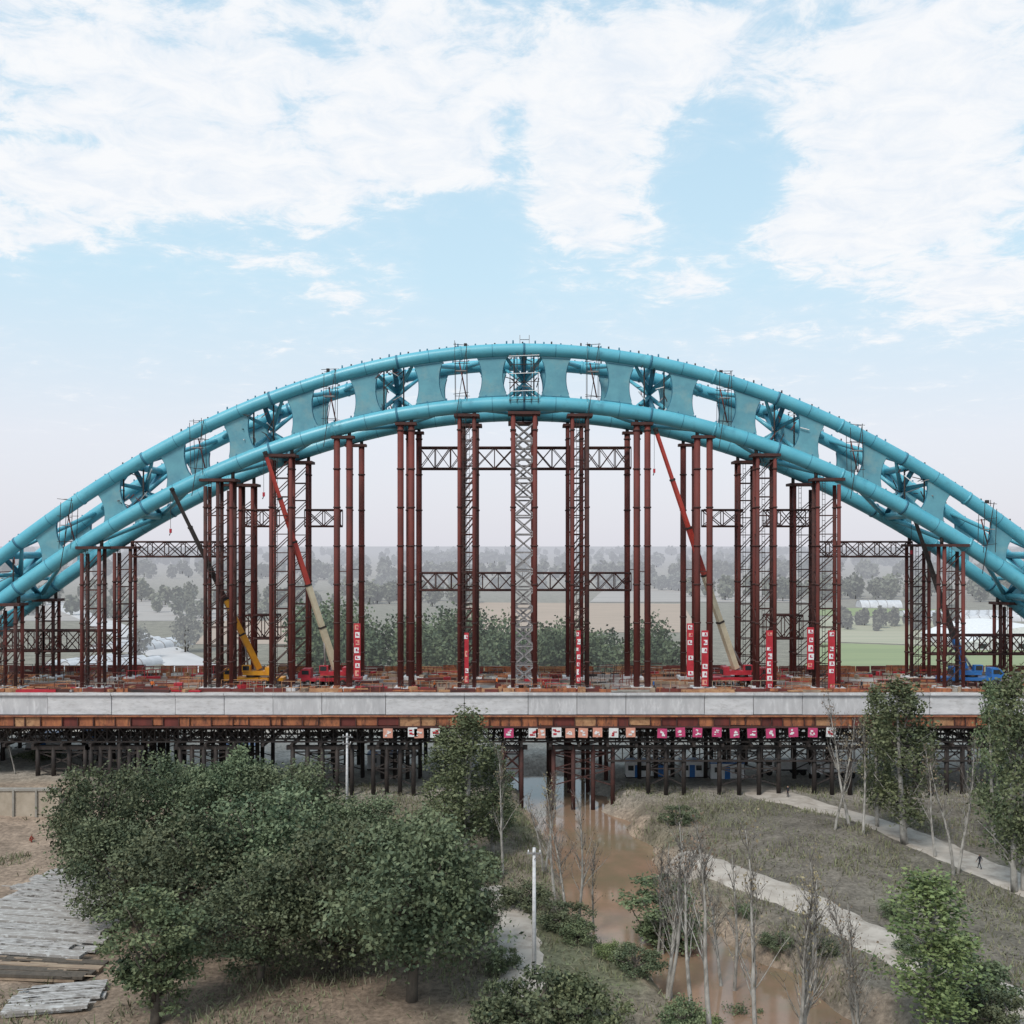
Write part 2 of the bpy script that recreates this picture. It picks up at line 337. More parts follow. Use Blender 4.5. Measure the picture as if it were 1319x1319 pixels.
field('ploughed_field',[(250,830),(420,830),(420,800),(280,800)],F1)
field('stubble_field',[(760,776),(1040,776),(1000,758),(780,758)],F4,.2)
a=gp(60,774);b2=gp(150,810);c=gp(270,868)
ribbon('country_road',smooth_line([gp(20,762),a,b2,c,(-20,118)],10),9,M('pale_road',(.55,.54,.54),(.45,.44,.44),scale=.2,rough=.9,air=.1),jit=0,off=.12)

# ---------------------------------------------------------------- bridge
XC=1.03; YF=87.93; YR=95.1
up=lambda x:37.8-.0088*(x-XC)**2
lo=lambda x:33.2-.0084*(x-XC)**2
bridge=empty('arch_bridge',(XC,YF,0))
def bo(m,name):
    o=m.obj(name); o.parent=bridge; o.location=(-XC,-YF,0); return o
for tag,Y in(('front',YF),('rear',YR)):
    m=MB(); X=np.linspace(-60,60,161)+XC
    m.sweep([(x,Y,up(x)) for x in X],.57,BLUE,20); m.sweep([(x,Y,lo(x)) for x in X],.64,BLUE,20)
    for k in range(-22,23):      # flange collars
        x=XC+k*2.715
        for f,r in((up,.62),(lo,.69)):
            t=Vector((1,0,(f(x+.05)-f(x-.05))/.1)).normalized(); p=Vector((x,Y,f(x)))
            if k%2==0: m.tube(p-t*.09,p+t*.09,r,BLUED if k%4==0 else BLUE,n=20)
            else: m.tube(p-t*.02,p+t*.02,r-.035,BLUED,n=20)
    for j in range(-11,11):      # hourglass web plates
        xc=XC+(j+.5)*5.43; N=16; vs=[];fs=[]
        sl=-(.0088+.0084)*(xc-XC); ang=math.atan(sl)
        for side in(-.14,.14):
            for i in range(N+1):
                t=2*i/N-1; hw=.86+.50*abs(t)**2.2
                for sg in(-1,1):
                    x=xc+sg*hw*math.cos(ang)
                    zc=(up(x)-.45)*(1+t)/2+(lo(x)+.45)*(1-t)/2
                    x2=x-0.35*t*math.sin(ang)*2.0
                    vs.append((x2,Y+side,zc))
        n2=(N+1)*2
        for i in range(N):
            a_=i*2; fs+= [(a_,a_+1,a_+3,a_+2),(n2+a_,n2+a_+2,n2+a_+3,n2+a_+1),(a_,a_+2,n2+a_+2,n2+a_),(a_+1,n2+a_+1,n2+a_+3,a_+3)]
        m.add(vs,fs,BLUEP)
        for sg in(-1,1):         # edge stiffeners
            q=[Vector((vs[i*2+(sg>0)][0]+sg*.03,Y,vs[i*2+(sg>0)][2])) for i in range(2,N-1)]
            for a_,b_ in zip(q,q[1:]): m.tube(a_,b_,.05,BLUED,n=4,caps=False)
        for yy in(-.15,):       # bolted splice lines where plate meets the chords
            for i in(1,N-1):
                m.tube((vs[i*2][0],Y+yy,vs[i*2][2]),(vs[i*2+1][0],Y+yy,vs[i*2+1][2]),.035,BLUED,n=4)
    bo(m,'arch_rib_'+tag)
m=MB()
for k in range(-5,6):            # lateral braces
    x=XC+k*11.2; u,l=up(x),lo(x)
    c=Vector((x,(YF+YR)/2,(u+l)/2))
    pts={'fu':Vector((x,YF,u)),'ru':Vector((x,YR,u)),'fl':Vector((x,YF,l)),'rl':Vector((x,YR,l))}
    m.tube(pts['fu'],pts['ru'],.32,BLUE,n=12); m.tube(pts['fl'],pts['rl'],.32,BLUE,n=12)
    m.tube(pts['fu'],pts['rl'],.22,BLUED,n=10); m.tube(pts['fl'],pts['ru'],.22,BLUED,n=10)
    for sx in(-1,1):
        x2=x+sx*1.7
        for Y in(YF,YR):
            m.tube((x2,Y,up(x2)-.4),c+Vector((0,(Y-c.y)*.1,.2)),.13,BLUE,r1=.24,n=8); m.tube((x2,Y,lo(x2)+.4),c+Vector((0,(Y-c.y)*.1,-.2)),.13,BLUE,r1=.24,n=8)
        m.tube((x2*.5+x*.5,YF+.2,lo(x)+.3),(x2*.5+x*.5,YF+.2,up(x)-.3),.07,BLACK,n=6)
    for t in range(12):           # scaffolding clutter at the splice
        xa=x+random.uniform(-1.3,1.3); za=random.uniform(l+.5,u-.5)
        m.tube((xa,YF+random.uniform(-.4,1.5),za),(xa+random.uniform(-.9,.9),YF-.3,za+random.uniform(-.9,.9)),.045,random.choice((BLACK,BLACK,GREYST,RUST,WHITE)),n=4)
    if k<5:
        xn=x+5.6; xe=x+11.2
        m.tube((x,YF,u),(xn,YR,up(xn)),.2,BLUE,n=8); m.tube((xn,YR,up(xn)),(xe,YF,up(xe)),.2,BLUE,n=8)
        m.tube((x,YR,l),(xn,YF,lo(xn)),.2,BLUE,n=8); m.tube((xn,YF,lo(xn)),(xe,YR,lo(xe)),.2,BLUE,n=8)
bo(m,'lateral_bracing')
m=MB()
for Y in(YF,YR):                 # lifting lugs / rail stubs along the chords
    for k in range(-70,71):
        x=XC+k*.82+random.uniform(-.15,.15); 
        if abs(x-XC)<58:
            h_=random.uniform(.02,.26); m.tube((x,Y,up(x)+.5),(x,Y,up(x)+.6+h_),.07,BLUED if k%3 else BLACK,n=5)
            if k%2==0: m.tube((x,Y-.1,lo(x)+.55),(x,Y-.1,lo(x)+.8),.07,BLUED,n=5)
for k in range(-5,5):            # hanging work platforms around joints
    x=XC+(k+.5)*11.2+.25; Y=YF-.9
    for dx_ in(-.5,.5):
        for dy_ in(-.2,.9):
            m.tube((x+dx_,Y+dy_,lo(x)+.3),(x+dx_+.3*math.sin(k*3),Y+dy_,up(x)+random.uniform(.0,.9)),.028,BLACK,n=4)
    for zz in(up(x)+.55,up(x)-.9,lo(x)+.9):
        m.tube((x-.65,Y-.2,zz),(x+.65,Y-.2,zz+random.uniform(-.2,.2)),.028,BLACK,n=4); m.tube((x-.6,Y+.9,zz),(x+.7,Y+.9,zz),.028,BLACK,n=4)
    m.box((x,Y+.1,up(x)-1.7),(.9,.7,.07),GREYST); m.box((x+random.uniform(-.4,.4),Y+.9,up(x)+.68),(.25,.3,.28),BLACK)
    m.tube((x+.5,Y,up(x)+.6),(x-.5,Y,lo(x)-1.5),.035,BLACK,n=4)
    m.tube((x-.2,YF,up(x)-.8),(x+.4,YF,lo(x)+.8),.06,RUST,n=5)
for x in(XC-.35,XC+.45):
    m.tube((x,YF,up(x)),(x,YF,up(x)+1.3),.035,GREYST,n=4)
m.tube((XC-.35,YF,up(XC)+.9),(XC+.45,YF,up(XC)+.9),.03,BLACK,n=4)
for x in(XC-1.2,XC+1.2,XC,XC-.6,XC+.6):
    m.tube((x,YF-.7,lo(x)),(x,YF-.7,up(x)-.4),.045,BLACK,n=4)
for zz in np.arange(lo(XC)+.2,up(XC)-.3,.75):
    m.tube((XC-1.3,YF-.75,zz),(XC+1.3,YF-.75,zz+.1),.04,BLACK if int(zz*4)%2 else WHITE,n=4)
bo(m,'work_platforms')
# deck
DT=8.6
m=MB(); xx=-78
while xx<80:
    L_=random.choice((4.1,5.35,6.6)); cm_=random.choice((CONC,CONC,CONC2)); oy=random.uniform(-.03,.03)
    m.box((xx+L_/2,93+oy,DT-.9),(L_-.05,14.2,1.7+random.uniform(-.03,.03)),cm_)
    m.box((xx+L_/2,85.83+oy,DT-.03),(L_-.03,.26,.2),cm_); m.box((xx+L_/2,93.05,DT-.01),(L_-.01,13.9,.12),DECKM)
    xx+=L_
m.box((1,93.0,DT-.95),(158,13.9,1.5),CONCD)
for s_ in(-1,1): m.box((XC+s_*62,91.5,3.3),(7,10,7.1),CONCD)
bo(m,'deck_girder')
m=MB()   # orange soffit formwork
m.box((0,92.6,6.35),(156,14.5,.9),RUSTD)
xx=-78
while xx<78:
    wd=random.choice((.9,1.3,1.8)); mt_=random.choice((ORANGE,ORANGE,ORANGE,ORYEL,RUST))
    m.box((xx+wd/2,85.27+random.uniform(-.04,.04),6.38+random.uniform(-.06,.06)),(wd-.06,.12,.72),mt_)
    m.box((xx,85.2,6.35),(.07,.25,.95),RUSTD)
    xx+=wd
m.box((0,85.15,6.82),(156,.3,.08),ORANGE); m.box((0,85.15,5.93),(156,.34,.12),RUSTD)
bo(m,'soffit_formwork')
m=MB()
for Y,hh in((99.6,.7),(86.6,.30)):
    xx=-78
    while xx<78:
        wd=random.uniform(1.0,3.2)
        if random.random()<.88: m.box((xx+wd/2,Y+random.uniform(-.1,.1),DT+.05+hh*.5),(wd-.1,.12,hh*random.uniform(.75,1.15)),random.choice((ORANGE,ORANGE,ORYEL,RUST,RUST)))
        xx+=wd
bo(m,'edge_formwork_panels')
m=MB()
for i in range(1300):
    x=random.uniform(-70,70); Y=random.choice((random.uniform(86.3,88.5),random.uniform(89,98.5),random.uniform(96,99)))
    ma=random.choice((ORANGE,ORANGE,ORANGE,RUST,RUST,RUSTD,TAN,GREYST,CONCD,RED,BLACK,ORYEL))
    t=random.random()
    if t<.45: m.box((x,Y,DT+.16),(random.uniform(.8,4.5),random.uniform(.12,.4),random.uniform(.10,.3)),ma,Matrix.Rotation(random.uniform(-.2,.2),3,'Z'))
    elif t<.65: m.box((x,Y,DT+.2),(random.uniform(.2,.7),random.uniform(.3,.7),random.uniform(.2,.6)),ma,Matrix.Rotation(random.uniform(0,3),3,'Z'))
    else:
        l=random.uniform(.4,1.1); 
        for q in range(random.randint(1,4)): m.tube((x+q*.8,Y,DT),(x+q*.8,Y,DT+l),.03,ma,n=4)
        m.tube((x,Y,DT+l),(x+random.uniform(1,2.5),Y,DT+l),.03,ma,n=4)
m.obj('construction_materials')

# falsework below
m=MB()
def bailey(m,x0,x1,Y,zt,zb,step=1.0,r=.06,mat=BLACK):
    m.box(((x0+x1)/2,Y,zt),(x1-x0,.14,.14),mat); m.box(((x0+x1)/2,Y,zb),(x1-x0,.14,.14),mat)
    x=x0
    while x<x1-.01:
        m.tube((x,Y,zb),(x,Y,zt),r,mat,n=4,caps=False); e_=min(x+step,x1)
        m.tube((x,Y,zb),(e_,Y,zt),r*.8,mat,n=4,caps=False); m.tube((x,Y,zt),(e_,Y,zb),r*.8,mat,n=4,caps=False); x+=step
for Y in(86.0,87.2,89.5,92,94.5,97,99):
    bailey(m,-76,76,Y,5.75,4.55)
for x in np.arange(-76,76,2.4): m.box((x,92.6,4.35),(.22,14.4,.26),BLACK)
for Y in(86.2,92,98.5): bailey(m,8,46,Y,4.15,2.9,1.3)
m.obj('bailey_truss')
def pier(x,wd,zb=0.0,rows=(86.4,92.5,98.5),npile=3,mat=RUSTD):
    m=MB()
    for Y in rows:
        for i in range(npile):
            xx=x+wd*(i/(npile-1)-.5); zg=float(H(xx,Y))-.3
            m.tube((xx,Y,zg),(xx,Y,4.2),.19,mat,n=10)
        m.box((x,Y,4.0),(wd+1,.35,.35),BLACK); 
        for z0,z1 in((3.6,2.2),(2.2,.8)):
            m.tube((x-wd/2,Y,z0),(x+wd/2,Y,z1),.06,mat,n=4); m.tube((x-wd/2,Y,z1),(x+wd/2,Y,z0),.06,mat,n=4)
            m.tube((x-wd/2,Y,z0),(x+wd/2,Y,z0),.07,mat,n=4)
    return m.obj('falsework_pier')
for x,wd,n_,mt_ in((-38,4,4,BLACK),(-33.5,4,6,BLACK),(-25.5,5,6,BLACK),(-16,5,5,BLACK),(-10,3.4,4,BLACK),(0,1.6,2,RUSTD),(6,5,4,RUSTD),(13,3,3,BLACK),(20,5,4,BLACK),(27,3,3,BLACK),(36,4,4,BLACK),(46,4,4,BLACK),(-48,4,4,BLACK),(-57,4,4,BLACK)):
    pier(x,wd,npile=n_,mat=mt_)

# support towers
def tower(fp,kind,topx=None):
    """fp: bearings of the two legs on the front rib line"""
    xs_=[px(p,YF) for p in fp]; m=MB(); xm=sum(xs_)/len(xs_)
    for Yc in(YF,YR):
        rows=(Yc,) if kind=='pipe' else (Yc-.55,Yc+.65)
        r={'pipe':.27,'lat':.16,'mid':.2}[kind]
        ztop=lo(xm)-.95
        for Y in rows:
            for x in xs_:
                zt=min(ztop,lo(x)-.9)
                m.tube((x,Y,DT+.25),(x,Y,zt),r,RUST if kind!='lat' or random.random()<.6 else RUSTD,n=14)
                z=DT+2.5
                while z<zt: m.tube((x,Y,z-.06),(x,Y,z+.06),r+.06,RUSTD,n=12); z+=3.3
        for x in xs_: m.box((x,Yc,DT+.16),(.95,1.9,.3),CONC)
        x0,x1=min(xs_),max(xs_)
        m.box((xm,Yc,ztop+.08),(x1-x0+.9,1.7 if len(rows)>1 else .8,.24),RUSTD)
        for x in xs_: m.tube((x,Yc,ztop+.15),(x,Yc,lo(x)-.55),.16,BLACK,n=8)
        st=1.6 if kind!='pipe' else 3.2; z=DT+.6; flip=0; lm={'pipe':RUSTD,'lat':RUSTD,'mid':GREYST}[kind]
        while z+st<ztop:
            for Y in rows:
                rr=.05 if kind!='mid' else .07
                if kind!='pipe' or flip%3==0: m.tube((x0,Y,z),(x1,Y,z),rr,lm,n=4,caps=False)
                if kind!='pipe':
                    m.tube((x0,Y,z),(x1,Y,z+st),rr,lm,n=4,caps=False)
                    if kind=='mid': m.tube((x1,Y,z),(x0,Y,z+st),rr,lm,n=4,caps=False)
            if len(rows)>1:
                for x in(x0,x1):
                    m.tube((x,rows[0],z),(x,rows[1],z+st*(1 if flip%2 else -0)),.05,lm,n=4,caps=False)
            z+=st; flip+=1
        if kind=='lat':
            for sx in(-.12,.12): m.tube((x0+.45+sx,Yc-.7,DT+.2),(x0+.45+sx,Yc-.7,ztop),.025,BLACK,n=4)
            z=DT+.6
            while z<ztop: m.box((x0+.45,Yc-.7,z),(.24,.03,.04),BLACK); z+=.45
    o=m.obj('steel_support_tower'); return o
for fp,k in(((516,530),'pipe'),((820,834),'pipe'),((434,450),'pipe'),((898,914),'pipe'),((592,611),'lat'),((737,756),'lat'),((661,689),'mid'),
    ((351,376),'lat'),((974,996),'lat'),((267,283,300),'lat'),((1051,1078),'lat'),((109,131),'lat'),((1213,1237),'lat'),((2,24),'lat'),((1336,1350),'lat'),((-100,-85),'lat'),((1440,1455),'lat')):
    tower(fp,k)
def htruss(xa,xb,ya,yb,Y=YR):
    m=MB(); x0,x1=px(xa,Y),px(xb,Y); zt,zb=pz(ya,Y),pz(yb,Y)
    for YY in(Y-.6,Y+.6):
        m.tube((x0,YY,zt),(x1,YY,zt),.10,RUSTD,n=6); m.tube((x0,YY,zb),(x1,YY,zb),.10,RUSTD,n=6)
        n_=max(2,int(round((x1-x0)/1.5))); s_=(x1-x0)/n_
        for i in range(n_+1):
            m.tube((x0+i*s_,YY,zb),(x0+i*s_,YY,zt),.05,RUSTD,n=4)
            if i<n_: m.tube((x0+i*s_,YY,zb if i%2 else zt),(x0+(i+1)*s_,YY,zt if i%2 else zb),.06,RUSTD,n=4)
            if i<n_: m.tube((x0+i*s_,YY,zt if i%2 else zb),(x0+(i+1)*s_,YY,zb if i%2 else zt),.045,RUSTD,n=4)
    for i in range(int((x1-x0)/1.5)+1):
        for z in(zt,zb): m.tube((x0+i*1.5,Y-.6,z),(x0+i*1.5,Y+.6,z),.05,RUSTD,n=4)
    return m.obj('bracing_truss')
for a_ in((541,600,577,604),(612,662,577,604),(688,734,577,604),(752,812,577,604),(541,662,738,760),(688,812,738,760),
 (316,358,657,678),(394,440,657,678),(905,955,657,678),(985,1040,657,678),(172,300,698,717),(1045,1172,698,717),
 (318,360,792,822),(985,1032,792,822),(60,150,812,838),(-60,60,812,838),(1195,1300,818,842),(1300,1420,818,842)): htruss(*a_)

# signs on columns and along the deck
def column_sign(x,y0,y1,Y=87.1,w_=.58):
    m=MB(); X=px(x,Y); z0,z1=pz(y1,Y),pz(y0,Y); m.box((X,Y,(z0+z1)/2),(w_,.08,z1-z0),RED)
    n_=max(2,int((z1-z0)/.62)); s_=(z1-z0)/n_
    for i in range(n_):
        zc=z0+(i+.5)*s_
        if random.random()<.1: continue
        m.box((X+random.uniform(-.06,.06),Y-.055,zc),(w_*random.uniform(.5,.8),.03,s_*random.uniform(.4,.75)),random.choice((WHITE,WHITE,SALMON)))
        m.box((X+random.uniform(-.1,.1),Y-.075,zc+.03),(w_*.2,.015,s_*.3),RED); m.box((X+.05,Y-.078,zc-.05),(w_*.4,.01,s_*.1),PINK)
    for z in(z0+.2,z1-.2): m.tube((X,Y,z),(X,Y+.6,z),.04,BLACK,n=4)
    m.obj('warning_banner')
for t in((460,803,872),(889,803,872),(908,812,884),(991,812,888),(1044,808,862),(1071,812,888),(601,815,880),(745,812,880)):
    column_sign(*t,w_=.58 if t[0] not in(601,745) else .36)
def board(x,kind,Y=85.0):
    m=MB(); X=px(x,Y)+random.uniform(-.06,.06); z=pz(944,Y)+random.uniform(-.07,.07); a,b_=(WHITE,RED) if kind==0 else (PINK,WHITE) if kind==1 else (SALMON,WHITE)
    R=Matrix.Rotation(random.uniform(-.06,.06),3,'Y')
    m.box((X,Y,z),(.78,.06,.78),a,R)
    for q in range(5): m.box((X+random.uniform(-.2,.2),Y-.04-.004*q,z+random.uniform(-.22,.22)),(random.uniform(.08,.3),.02,random.uniform(.06,.16)),b_,R)
    m.box((X,Y+.05,z),(.86,.03,.86),BLACK,R); m.tube((X,Y+.1,z+.3),(X,Y+.25,6.2),.03,BLACK,n=4)
    m.obj('construction_sign')
for x,k in((499,2),(531,0),(539,2),(561,0),(656,1),(687,0),(696,2),(717,0),(735,2),(751,2),(770,2),(790,0),(812,2),(852,1),(876,1),(899,1),(923,1),(946,1),(969,1),(992,1),(1022,1),(1047,1),(1070,0)): board(x,k)

# mobile cranes
def crane(x,Y,tip,split,colA,colB,body,facing=1,dyt=.3):
    """x: pivot bearing, tip: (x,y) bearing of boom head"""
    X=px(x,Y); e_=empty('mobile_crane',(X,Y,DT+.08)); f=facing
    def P(m,n_): o=m.obj(n_,parent=e_); return o
    m=MB(); m.box((-.2*f,0,.62),(5.2,1.35,.28),body)
    for xx in(-2.1,-1.2,.9,1.8):
        for yy in(-.62,.62):
            m.tube((xx*f,yy-.14,.3),(xx*f,yy+.14,.3),.3,TYRE,n=16); m.tube((xx*f,yy-.16,.3),(xx*f,yy+.16,.3),.13,GREYST,n=10)
    for xx in(-2.5,.1,2.2):
        m.box((xx*f,0,.42),(.18,2.5,.14),BLACK)
        for yy in(-1.25,1.25): m.tube((xx*f,yy,.42),(xx*f,yy,.04),.06,GREYST,n=6); m.tube((xx*f,yy,.0),(xx*f,yy,.05),.2,BLACK,n=10)
    P(m,'chassis')
    m=MB(); vs=[(1.6,-.6,.76),(2.7,-.6,.76),(2.7,-.6,1.1),(2.35,-.6,1.55),(1.6,-.6,1.55)]
    vs=[(a*f,b_,c_) for a,b_,c_ in vs]; vv=vs+[(a,-b_,c_) for a,b_,c_ in vs]
    m.add(vv,[(0,1,2,3,4),(9,8,7,6,5),(0,5,6,1),(1,6,7,2),(2,7,8,3),(3,8,9,4),(4,9,5,0)],body)
    for yy in(-.62,.62): m.box((2.05*f,yy,1.25),(.6,.03,.35),GLASS)
    P(m,'driver_cab')
    m=MB(); m.tube((0,0,.76),(0,0,.98),.6,BLACK,n=16); m.box((-.35*f,0,1.15),(2.2,1.2,.35),body); m.box((-1.45*f,0,1.3),(.55,1.25,.75),body)
    m.box((-1.76*f,0,1.2),(.08,1.1,.4),BLACK)
    m.box((.45*f,-.42,1.55),(.75,.42,.6),body); m.box((.47*f,-.645,1.6),(.55,.03,.38),GLASS)
    m.box((-.4*f,.3,1.5),(.7,.5,.35),GREYST); P(m,'slewing_body')
    p0=Vector((-.5*f,.05,1.5)); YT=Y+dyt; T=Vector((px(tip[0],YT)-X,dyt,pz(tip[1],YT)-DT-.08)); d=T-p0; R=d.to_track_quat('Z','Y').to_matrix(); m=MB()
    secs=5
    for i in range(secs):
        a0=i/secs if i else 0; a1=(i+1)/secs; wd=.50-.06*i
        m.box(p0+d*((a0+a1)/2),(wd*1.0,wd,d.length*(a1-a0)+.05),colA if (a0+.05)<split else colB,R)
        if i: m.box(p0+d*a0,(wd+.12,wd+.12,.16),BLACK,R)
    m.box(T,(.3,.3,.5),BLACK,R); m.tube(T+Vector((0,-.16,.1)),T+Vector((0,.16,.1)),.16,BLACK,n=10)
    m.tube(p0+Vector((.9*f,0,-.4)),p0+d*.17,.09,GREYST,n=8); P(m,'telescopic_boom')
    m=MB(); sx=-1 if T.x<0 else 1; h=T+Vector((sx*.15,0,0)); m.tube(h,h-Vector((0,0,3.2)),.02,BLACK,n=4); m.box(h-Vector((0,0,3.4)),(.18,.12,.35),RED); m.tube(h-Vector((0,0,3.55)),h-Vector((.1,0,3.8)),.04,BLACK,n=5)
    P(m,'hook_block'); return e_
crane(326,90.3,(222,632),.4,YEL,BLACK,YEL,-1,-3.6); crane(425,90.0,(342,585),.4,CREAM,REDO,RED,-1,-3.4)
crane(955,90.5,(845,555),.38,CREAM,REDO,RED,1,-3.2); crane(1250,90.5,(1176,662),.2,BLUEM,BLACK,BLUEM,1)

# ---------------------------------------------------------------- vegetation
L1=leafmat('broad_foliage',(.040,.062,.036),(.155,.185,.105)); L2=leafmat('poplar_foliage',(.05,.075,.04),(.17,.20,.105))
L3=leafmat('bright_foliage',(.06,.095,.04),(.19,.24,.10)); L4=leafmat('grass_blades',(.17,.15,.11),(.16,.18,.095)); LD=leafmat('dry_leaves',(.16,.12,.08),(.25,.21,.13))
def limb(m,p,d,l,r,mat,n=5,seg=4,bend=.15,end=.25):
    pts=[Vector(p)]; d=Vector(d).normalized()
    for i in range(seg):
        d=(d+Vector((random.uniform(-bend,bend),random.uniform(-bend,bend),random.uniform(-bend*.3,bend*.7)))).normalized(); pts.append(pts[-1]+d*l/seg)
    rs=[r*(1-(1-end)*i/seg) for i in range(seg+1)]; m.sweep(pts,rs,mat,n); return pts,d
def broad(seed,h=8.,R=3.4,ncl=115,per=140,ls=.105,mat=L1,low=.16):
    random.seed(seed); m=MB(); tr,_=limb(m,(0,0,-.3),(0,0,1),h*.5,.26,BARK,8,5,.06,.6)
    cs=[]
    lob=[(RNG.normal(size=3),RNG.uniform(.55,1.35)) for _ in range(13)]; lob=[(v/np.linalg.norm(v),s) for v,s in lob]
    zc=h*(1+low)/2; rz=h*(1-low)/2
    for i in range(ncl):
        v=RNG.normal(size=3); v/=np.linalg.norm(v); s=sum(max(0,v@q)**7*k for q,k in lob)/(sum(max(0,v@q)**7 for q,k in lob)+1e-6)
        rr=RNG.uniform(.35,1.08)**.6*s
        cs.append((v[0]*R*rr,v[1]*R*rr,zc+v[2]*rz*min(rr,1.1)))
    cs=np.array(cs)
    for c_ in cs[::4]: 
        s_=tr[random.randint(2,5)]; d=Vector(c_)-s_; limb(m,s_,d,d.length*.95,.09,BARK,5,4,.12,.15)
    pts=[];tb=[]
    for c_ in cs:
        n_=int(per*RNG.uniform(.4,1.6)); q=RNG.normal(size=(n_,3))*np.array((.44,.44,.32))*RNG.uniform(.6,1.35)*R/3.4; pts.append(q+c_); tb.append(np.full(n_,np.clip(RNG.normal(.5,.5),0,1)))
    pts=np.concatenate(pts); o=m.obj('broadleaf_tree',leaves=leafquads(pts,ls,np.concatenate(tb)),leafmatl=mat); me_=o.data; bpy.data.objects.remove(o); return me_
def poplar(seed,h=10.,R=1.25,mat=L2,ncl=90,per=70):
    random.seed(seed); m=MB(); tr,_=limb(m,(0,0,-.3),(0,0,1),h*.97,.17,PALEB,8,8,.03,.12); pts=[];tb=[]
    for i in range(ncl):
        t=RNG.uniform(.16,1); env=R*(math.sin(min(1,(t-.1)/.35)*math.pi/2))*(1-max(0,t-.45)/.62)**.8+.12
        a=RNG.uniform(0,6.28); r=env*RNG.uniform(.3,1.2); c_=np.array((math.cos(a)*r,math.sin(a)*r,t*h))
        if i%2==0: limb(m,(0,0,max(.8,c_[2]-r*1.6)),(c_[0],c_[1],r*1.5),math.hypot(r,r*1.5),.045,PALEB,4,3,.1,.2)
        n_=int(per*RNG.uniform(.3,1.6)); pts.append(RNG.normal(size=(n_,3))*np.array((.24,.24,.36))+c_); tb.append(np.full(n_,np.clip(RNG.normal(.5,.5),0,1)))
    o=m.obj('t',leaves=leafquads(np.concatenate(pts),.09,np.concatenate(tb)),leafmatl=mat); me_=o.data; bpy.data.objects.remove(o); return me_
def bare(seed,h=9.,stems=1,leafn=160,spread=.5,nb=24):
    random.seed(seed); m=MB(); pts=[]
    for s_ in range(stems):
        a=random.uniform(0,6.28); p=Vector((math.cos(a)*.3*(stems>1),math.sin(a)*.3*(stems>1),-.3)); hh=h*random.uniform(.75,1)
        tr,_=limb(m,p,(random.uniform(-.1,.1)*(1+1.5*(stems>1)),random.uniform(-.1,.1),1),hh,.12,PALEB,7,10,.08,.12)
        for i in range(nb):
            t=random.uniform(.3,.97); k=min(9,int(t*10)); q=tr[k].lerp(tr[k+1],t*10-k); a=random.uniform(0,6.28); l=hh*(.30*(1-t)+.07)*random.uniform(.5,1.5)
            sp_=spread*random.uniform(.6,1.6)
            b_,d=limb(m,q,(math.cos(a)*sp_,math.sin(a)*sp_,1),l,.042*(1-t*.6),PALEB if t<.55 else TWIG,4,5,.2,.2)
            for j in range(6):
                kk=random.randint(1,5); aa=random.uniform(0,6.28)
                e_,d2=limb(m,b_[kk],(math.cos(aa)*.6+d.x,math.sin(aa)*.6+d.y,.9),l*random.uniform(.2,.55),.012,TWIG,3,3,.25,.4); pts.append(e_[-1])
    idx_=RNG.integers(0,len(pts),leafn); C_=np.array([tuple(p) for p in pts])[idx_]+RNG.normal(size=(leafn,3))*.12
    o=m.obj('t',leaves=leafquads(C_,.06),leafmatl=LD); me_=o.data; bpy.data.objects.remove(o); return me_
def put(me_,name,x,y,s=(1,1,1),rot=None,z=None):
    o=bpy.data.objects.new(name,me_); scene.collection.objects.link(o)
    o.location=(x,y,float(H(x,y)) if z is None else z); o.scale=s; o.rotation_euler=(0,0,random.uniform(0,6.28) if rot is None else rot); return o
BT=[broad(i) for i in(1,2,3,4,5)]
def bt(x,yb,yt,wpx,i=0,ms=BT,hh=8.,RR=3.6,nm='broadleaf_tree'):
    X,Y=gp(x,yb); h=(yb-yt)/F*Y; r=wpx/2/F*Y; put(ms[i%len(ms)],nm,X,Y,(r/RR,r/RR,h/hh))
for i,t in enumerate(((130,1150,985,135),(205,1125,985,135),(285,1110,965,135),(375,1110,985,140),(455,1125,1025,125),(345,1190,1015,190),(240,1215,1060,170),(160,1190,1050,150),
    (430,1250,1065,190),(530,1290,1060,230),(605,1230,1115,90),(335,1265,1120,160),(520,1180,1045,150))): bt(*t,i=i)
SL=[broad(11,8,2.2,80,110,.11,L2,.12)]
bt(200,1318,1150,130,ms=SL,RR=2.3); bt(855,1190,1085,110,ms=SL,RR=2.3); bt(1095,1335,1262,110,ms=SL,RR=2.3,nm='shrub')
BU=[broad(21,1.6,1.3,50,90,.06,L3,.02),broad(22,1.6,1.3,50,90,.06,L1,.02),broad(23,1.6,1.3,40,80,.06,L2,.02)]
def bu(x,y,wpx,hpx,i): bt(x,y,y-hpx,wpx,i,BU,1.6,1.35,'shrub')
for i,t in enumerate(((690,1330,150,75,1),(755,1340,120,70,2),(640,1325,80,60,1),(1120,1330,80,50,2),(720,1195,70,30,1),(675,1165,70,28,1),(745,1210,60,24,2),(615,1130,60,34,1),(790,1230,50,20,0),(820,1250,70,30,1),(1240,1290,120,60,1),(905,1290,60,30,0),(880,1330,70,40,2),(60,1000,60,14,1),(870,1060,50,20,1),(640,1070,60,40,1),(1275,1330,90,50,1),(960,1170,40,16,2),(1060,1225,50,20,1),(600,1190,60,30,2),(650,1250,50,28,2),(1150,1180,50,18,2),(1010,1290,60,24,2),(960,1270,70,34,2),(1060,1300,60,30,1),(1180,1230,50,22,1),(1000,1210,44,20,1))): bu(*t)
PT=[poplar(31),poplar(32)]; PB=[poplar(33,mat=L3)]
